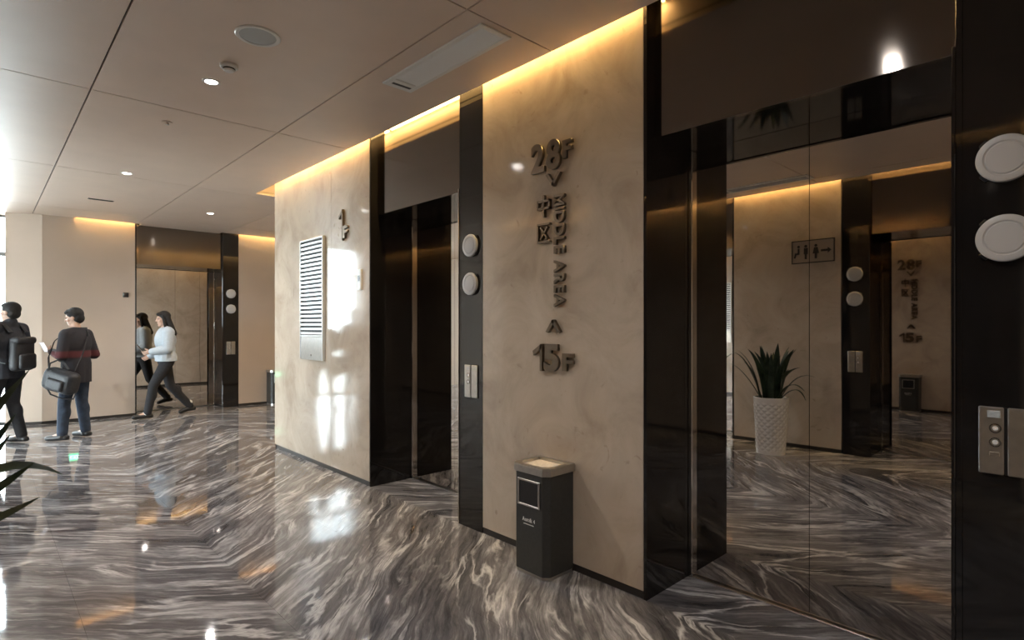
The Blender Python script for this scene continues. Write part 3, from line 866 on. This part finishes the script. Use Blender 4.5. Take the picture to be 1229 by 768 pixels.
ex2 = [((.03, -.04, .61), W2(.03, 3.30, 1.02), W2(.275, 3.28, .82), .028, ROLL),
       ((.05, -.03, .61), W2(-.02, 3.30, .72), W2(.175, 3.27, .895), .034, ROLL),
       ((.05, -.06, .61), W2(-.05, 3.30, .60), W2(.195, 3.28, .735), .030, ROLL),
       ((.04, .03, .61), W2(-.10, 3.40, .90), W2(.162, 3.36, 1.30), .046, ROLL),
       ((.05, .05, .61), W2(-.05, 3.44, .80), W2(.12, 3.42, 1.10), .040, ROLL),
       ((.05, .07, .61), W2(-.03, 3.47, .78), W2(.10, 3.46, 1.0), .036, ROLL)]
plant('snake plant at the left edge, only its leaf tips reaching into view', PL2, 9, ex2, 26)

# ------------------------------------------------------------------ people
def remesh(mb, voxel, smooth=4, cut=()):
    me = bpy.data.meshes.new('t'); mb.bm.to_mesh(me); mb.bm.free()
    ob = bpy.data.objects.new('t', me); COL.objects.link(ob)
    m = ob.modifiers.new('r', 'REMESH'); m.mode = 'VOXEL'; m.voxel_size = voxel
    s = ob.modifiers.new('s', 'SMOOTH'); s.factor = .5; s.iterations = smooth
    dg = bpy.context.evaluated_depsgraph_get()
    res = bpy.data.meshes.new_from_object(ob.evaluated_get(dg))
    bpy.data.objects.remove(ob); bpy.data.meshes.remove(me)
    if cut:
        b = bmesh.new(); b.from_mesh(res)
        for co, no in cut:
            r = bmesh.ops.bisect_plane(b, geom=list(b.verts) + list(b.edges) + list(b.faces), plane_co=co, plane_no=no, clear_outer=True)
            ed = [g for g in r['geom_cut'] if isinstance(g, bmesh.types.BMEdge)]
            bmesh.ops.holes_fill(b, edges=ed, sides=0)
        b.to_mesh(res); b.free()
    return res

def hand(mb, wrist, elbow, curl=0.9, side=1, palm_n=None):
    """palm, four unequal bent fingers and a thumb leaving the palm's side"""
    wr, el = Vector(wrist), Vector(elbow)
    d = (wr - el).normalized()
    n = Vector(palm_n or (0, 0, -1)); n = (n - d * n.dot(d)).normalized()   # palm faces n
    s = d.cross(n).normalized() * side
    rot = Matrix((s, d, n)).transposed()
    mb.ell(wr + d * .05, (.038, .055, .016), rot)
    for k, ln in enumerate((.066, .076, .070, .055)):
        off = (-.028 + k * .0187)
        p = wr + d * .088 + s * -off
        ang = 0.0; seg = (ln * .45, ln * .32, ln * .26)
        dd = d
        for q, L in enumerate(seg):
            ang += curl * (.5 if q == 0 else .6)
            dd = d * math.cos(ang) + n * math.sin(ang)
            p2 = p + dd * L
            mb.cap(p, p2, .0088 - .0006 * q, .0082 - .0006 * q, 8)
            p = p2
    tb = wr + d * .03 + s * .03
    t1 = tb + (d * .7 + s * .6 + n * .3).normalized() * .038
    t2 = t1 + (d * .8 + s * .1 + n * .5).normalized() * .03
    mb.cap(tb, t1, .0105, .0095, 8); mb.cap(t1, t2, .0095, .008, 8)

def head_parts(mb, c, yaw, pitch, S=1.0):
    Rm = Matrix.Rotation(yaw, 3, 'Z') @ Matrix.Rotation(pitch, 3, 'X')
    P = lambda x, y, z: Vector(c) + Rm @ (Vector((x, y, z)) * S)
    mb.ell(P(0, -.008, .025), (.075 * S, .093 * S, .09 * S), Rm)
    mb.ell(P(0, .012, -.045), (.058 * S, .072 * S, .07 * S), Rm)
    mb.cap(P(0, .048, -.09), P(0, .058, -.094), .022 * S)                      # chin
    mb.cap(P(0, .084, .018), P(0, .099, -.018), .008 * S, .013 * S, 8)          # nose
    for s in (-1, 1):
        mb.cap(P(.012 * s, .092, -.02), P(.012 * s, .085, -.018), .008 * S, .007 * S, 8)
        mb.ell(P(.076 * s, -.008, .0), (.010 * S, .020 * S, .032 * S), Rm)       # ear
        mb.ell(P(.033 * s, .075, .03), (.024 * S, .012 * S, .008 * S), Rm)       # brow
        mb.ell(P(.04 * s, .055, -.02), (.022 * S, .022 * S, .02 * S), Rm)        # cheek
    mb.ell(P(0, .080, -.052), (.024 * S, .010 * S, .005 * S), Rm)               # upper lip
    mb.ell(P(0, .077, -.063), (.020 * S, .010 * S, .006 * S), Rm)               # lower lip
    return P, Rm

def person(label, loc, rz, J, look, outfit):
    t = thing('person', label, 'person', loc, rz)
    V3 = lambda k: Vector(J[k])
    b = MB()
    # trunk, neck, limbs as one body
    def trunk(mb, e=0.0):
        pel, ch = V3('pelvis'), V3('chest')
        mb.ell(pel, (J['hipw'] + e, .112 + e, .13 + e)); mb.ell((pel + ch) / 2, (J['waistw'] + e, .105 + e, .24 + e)); mb.ell(ch, (J['chestw'] + e, .118 + e, .19 + e))
        nb = (V3('shL') + V3('shR')) / 2 + Vector((0, -.01, .03))
        for q in 'LR': mb.cap(nb, V3('sh' + q), .066 + e * .6, .052 + e)
    def arm(mb, s, e=0.0, end=1.0, e2=None):
        sh, el, wr = V3('sh' + s), V3('el' + s), V3('wr' + s)
        e2 = e if e2 is None else e2
        mb.cap(sh, el, .054 + e, .042 + e); mb.cap(el, el + (wr - el) * end, .043 + e, .029 + e2)
    def leg(mb, s, e=0.0, end=1.0, e2=None):
        hp, kn, an = V3('hip' + s), V3('kn' + s), V3('an' + s)
        e2 = e if e2 is None else e2
        mb.cap(hp, kn, .088 + e, .058 + e); mb.cap(kn, kn + (an - kn) * end, .058 + e, .038 + e2)
        mb.ell(kn + (an - kn) * .3 + Vector((0, -.02, 0)), (.048 + e, .05 + e, .12))
    trunk(b)
    for s in 'LR':
        arm(b, s); leg(b, s)
        hand(b, V3('wr' + s), V3('el' + s), J.get('curl' + s, .8), -1 if s == 'L' else 1, J.get('palm' + s))
        an, toe = V3('an' + s), V3('toe' + s)
        b.cap(an, toe, .036, .026)
    hc = V3('head')
    b.cap(V3('chest') + Vector((0, -.01, .12)), hc + Vector((0, -.015, -.05)), .058, .052)
    P, Rm = head_parts(b, hc, look[0], look[1])
    link_mesh('body', remesh(b, .0055, 3), M['skin'], t, 0)
    e = MB()
    for s in (-1, 1): e.ell(P(.031 * s, .0765, .014), (.012, .010, .0065), Rm)
    e.build('eyes', M['black_plastic'], t, 0)
    lp = MB(); lp.ell(P(0, .0815, -.0575), (.022, .009, .007), Rm)
    # hair
    h = MB()
    h.ell(P(0, -.024, .054), (.090, .098, .092), Rm); h.ell(P(0, -.05, -.005), (.080, .066, .075), Rm)
    h.ell(P(0, .040, .088), (.070, .050, .032), Rm)
    for s in (-1, 1): h.ell(P(.064 * s, -.022, .055), (.024, .055, .045), Rm)
    if outfit['hair'] == 'long':
        for s in (-1, 0, 1):
            h.cap(P(.05 * s, -.05, .02), P(.07 * s, -.125, -.24), .052, .05)
        for s in (-1, 1): h.cap(P(.075 * s, .01, .05), P(.085 * s, -.005, -.14), .022, .02)
    else:
        rr = random.Random(4)
        for k in range(36):
            a = rr.uniform(0, 2 * PI); q = rr.uniform(.1, .9)
            h.cap(P(.075 * math.cos(a) * q, -.01 + .085 * math.sin(a) * q, .118 * math.sqrt(1 - .6 * q * q)), P(.085 * math.cos(a) * q, .0 + .095 * math.sin(a) * q, .118 * math.sqrt(1 - .6 * q * q) + .018), .011, .006, 6)
    hm = remesh(h, .007, 2)
    link_mesh('hair', hm, M['hair'], t, 0)
    # top
    c = MB(); th = outfit.get('loose', .016)
    trunk(c, th)
    hem = outfit['hem']
    pel = V3('pelvis')
    c.cap(pel + Vector((-.05, 0, .05)), pel + Vector((-.05, 0, hem - pel.z - .1)), .115 + th); c.cap(pel + Vector((.05, 0, .05)), pel + Vector((.05, 0, hem - pel.z - .1)), .115 + th)
    for s in 'LR': arm(c, s, th, .93, th * .8)
    if outfit.get('collar'): c.cap(V3('chest') + Vector((0, -.01, .15)), hc + Vector((0, -.02, -.115)), .075, .066)
    link_mesh(outfit['top_name'], remesh(c, .009, 5, [((0, 0, hem), (0, 0, -1))]), outfit['top_mat'], t, 0)
    # trousers
    c = MB()
    c.ell(pel, (J['hipw'] + .014, .126, .14))
    for s in 'LR': leg(c, s, .014, .97, .022)
    link_mesh('trousers', remesh(c, .009, 4, [((0, 0, pel.z + .1), (0, 0, 1))]), outfit['leg_mat'], t, 0)
    # shoes and socks
    for s in 'LR':
        an, toe = V3('an' + s), V3('toe' + s)
        d = (toe - an); dh = Vector((d.x, d.y, 0)).normalized()
        side = dh.cross(Vector((0, 0, 1)))
        ft = J.get('foot' + s, None)
        c = MB()
        heel = an - dh * .045 + Vector((0, 0, -.042))
        c.cap(heel, an + dh * .04 + Vector((0, 0, -.038)), .042, .044)
        c.cap(an + dh * .04 + Vector((0, 0, -.04)), toe + dh * .02, .044, .034)
        if outfit['shoe'] == 'sneaker': c.cap(an, an + Vector((0, 0, -.03)), .052)
        tilt = (toe - heel).normalized(); nrm = side.cross(tilt).normalized()
        if nrm.z > 0: nrm = -nrm
        sole = toe + nrm * .028
        link_mesh('shoe', remesh(c, .006, 3, [(sole, nrm)]), M['shoe'], t, 0)
        if outfit.get('socks'):
            c = MB(); c.cap(an + Vector((0, 0, .05)) + (V3('kn' + s) - an).normalized() * .02, an + dh * .02 + Vector((0, 0, -.01)), .046, .043)
            link_mesh('sock', remesh(c, .007, 3), M['sock'], t, 0)
    return t, P

def base_joints(k=1.0):
    J = dict(pelvis=(0, 0, .95), chest=(0, 0, 1.27), head=(0, .03, 1.60), shL=(-.185, 0, 1.405), shR=(.185, 0, 1.405),
             hipL=(-.088, 0, .92), hipR=(.088, 0, .92), hipw=.165, waistw=.15, chestw=.175)
    return J

# man with the duffel bag, standing with his back half turned
J = base_joints()
J.update(hipw=.175, waistw=.172, chestw=.185, shL=(-.175, 0, 1.385), shR=(.175, 0, 1.385),
         elL=(-.225, .02, 1.11), wrL=(-.10, .25, 1.16), elR=(.24, -.06, 1.11), wrR=(.06, .21, 1.12),
         knL=(-.125, .06, .50), anL=(-.16, .06, .085), toeL=(-.18, .21, .035),
         knR=(.115, .02, .50), anR=(.125, -.03, .085), toeR=(.16, .13, .035), palmL=(.9, 0, .3), palmR=(-.9, 0, .3))
pB, _ = person('man in a dark sweater with a red band and jeans, standing with his back turned', (0.93, 9.42, 0), R(46), J, (R(20), R(-12)),
           dict(hair='short', hem=.75, top_name='sweater', top_mat=M['sweater'], leg_mat=M['denim'], shoe='sneaker', loose=.022))
# man with the backpack, walking out of the left edge
J = base_joints()
J.update(pelvis=(0, 0, .97), chest=(0, -.01, 1.31), head=(0, -.03, 1.665), shL=(-.20, .0, 1.46), shR=(.20, .0, 1.46), hipL=(-.09, 0, .95), hipR=(.09, 0, .95), chestw=.185,
         elL=(-.25, .02, 1.18), wrL=(-.20, .22, 1.06), elR=(.26, -.02, 1.18), wrR=(.22, .20, 1.05),
         knL=(-.10, .12, .53), anL=(-.10, .13, .085), toeL=(-.11, .30, .035),
         knR=(.10, .02, .52), anR=(.10, -.10, .085), toeR=(.11, .06, .035), palmL=(1, 0, 0), palmR=(-1, 0, 0))
pA, _ = person('man in a dark jacket with a backpack, at the left edge of the lobby', (0.25, 9.6, 0), R(46), J, (R(8), R(4)),
           dict(hair='short', hem=.84, top_name='jacket', top_mat=M['navy'], leg_mat=M['darkcloth'], shoe='sneaker', loose=.028, collar=True))
# woman walking past the far elevator
J = base_joints()
J.update(pelvis=(0, 0, .93), chest=(0, .01, 1.26), head=(0, .045, 1.605), shL=(-.17, 0, 1.39), shR=(.17, 0, 1.39), hipw=.17, waistw=.135, chestw=.16,
         hipL=(-.085, 0, .90), hipR=(.085, 0, .90),
         elL=(-.20, .02, 1.12), wrL=(-.12, .23, 1.08), elR=(.21, .0, 1.11), wrR=(.13, .21, 1.0),
         knL=(-.09, .20, .53), anL=(-.08, .28, .085), toeL=(-.08, .44, .04),
         knR=(.09, -.08, .50), anR=(.08, -.38, .125), toeR=(.08, -.25, .04), palmL=(1, 0, .4), palmR=(-1, 0, .4))
pC, _ = person('woman with long dark hair in pale blue sweater, walking past the far elevator', (2.24, 10.72, 0), R(90), J, (R(2), R(-4)),
           dict(hair='long', hem=.92, top_name='sweater', top_mat=M['whitecloth'], leg_mat=M['darkcloth'], shoe='flat', loose=.038, socks=True, collar=False))

def phone(label, person_obj, loc, rot, mat, screen):
    Mw = Matrix.Translation(person_obj.location) @ Matrix.Rotation(person_obj.rotation_euler.z, 4, 'Z')
    t = thing('smartphone', label, 'phone', Mw @ Vector(loc))
    t.rotation_euler = (Matrix.Rotation(person_obj.rotation_euler.z, 3, 'Z') @ rot).to_euler()
    MB().box(-.037, .037, -.004, .004, 0, .150, .0035, 2).build('case', mat, t)
    MB().box(-.033, .033, -.0052, -.0035, .006, .144, .0005).build('screen', screen, t)
phone('white smartphone held up by the man in the dark sweater', pB, (-.055, .35, 1.15), Matrix.Rotation(R(-30), 3, 'X'), M['phone_white'], M['screen_lit'])
phone('dark smartphone held in front of the walking woman', pC, (-.055, .335, 1.08), Matrix.Rotation(R(-35), 3, 'X'), M['phone'], M['phone'])

# backpack on the left man's back (his local frame: back is -y)
bp = thing('backpack', 'black backpack on the back of the man at the left edge', 'backpack', pA.location, pA.rotation_euler.z)
c = MB(); c.box(-.145, .145, -.25, -.125, .93, 1.33, .045, 3)
link_mesh('main_body', remesh(c, .012, 4), M['bagcloth'], bp, 0)
c = MB(); c.box(-.115, .115, -.295, -.23, .95, 1.15, .03, 3)
link_mesh('front_pocket', remesh(c, .01, 4), M['bagcloth'], bp, 0)
c = MB(); c.box(-.14, .14, -.275, -.13, 1.27, 1.36, .03, 2)
link_mesh('top_flap', remesh(c, .01, 4), M['bagcloth'], bp, 0)
for s in (-1, 1):
    MB().strap([(.11 * s, -.15, 1.42), (.12 * s, -.07, 1.515), (.125 * s, .04, 1.53), (.13 * s, .13, 1.46), (.135 * s, .165, 1.33), (.15 * s, .14, 1.18), (.17 * s, .03, 1.07), (.15 * s, -.14, 1.03)], (1, 0, 0), .055, .012).build('shoulder_strap', M['bagcloth'], bp)

# duffel bag hanging at the standing man's left hip
db = thing('duffel_bag', 'black duffel bag hanging at the left hip of the man in the sweater', 'bag', pB.location, pB.rotation_euler.z)
c = MB()
c.box(-.105, .105, -.225, .225, -.15, .15, .085, 3)
c.xform(Matrix.Translation((-.245, 0, .79)) @ Matrix.Rotation(R(14), 4, 'X') @ Matrix.Rotation(R(-8), 4, 'Z'))
link_mesh('main_body', remesh(c, .011, 6), M['bagcloth'], db, 0)
c = MB()
c.box(-.035, .03, -.13, .11, -.085, .06, .025, 2)
c.xform(Matrix.Translation((-.35, 0, .765)) @ Matrix.Rotation(R(14), 4, 'X') @ Matrix.Rotation(R(-8), 4, 'Z'))
link_mesh('side_pocket', remesh(c, .009, 4), M['bagcloth'], db, 0)
MB().strap([(-.345, .09, .70), (-.352, .085, .80), (-.315, .08, .93), (-.24, .075, .955), (-.15, .07, .90)], (0, 1, 0), .03, .008).build('webbing', M['bagcloth'], db)
MB().strap([(-.345, -.09, .64), (-.352, -.095, .75), (-.315, -.10, .885), (-.24, -.105, .91), (-.15, -.11, .86)], (0, 1, 0), .03, .008).build('webbing', M['bagcloth'], db)
MB().tube([(-.28, .14, .93), (-.29, .11, 1.02), (-.27, .03, 1.06), (-.25, -.04, 1.02), (-.24, -.09, .94)], .011).build('handle', M['bagcloth'], db)
MB().strap([(-.27, .14, .95), (-.23, .18, 1.1), (-.15, .17, 1.30), (-.02, .15, 1.40), (.09, .07, 1.465), (.10, -.06, 1.465), (.0, -.155, 1.36), (-.12, -.175, 1.12), (-.19, -.13, .91)], (.5, .0, .5), .035, .007).build('shoulder_strap', M['bagcloth'], db)
MB().tube([(-.30, .16, .74), (-.27, .12, .62), (-.23, .0, .56), (-.18, -.10, .55), (-.19, -.15, .64)], .010).build('loose_strap', M['bagcloth'], db)
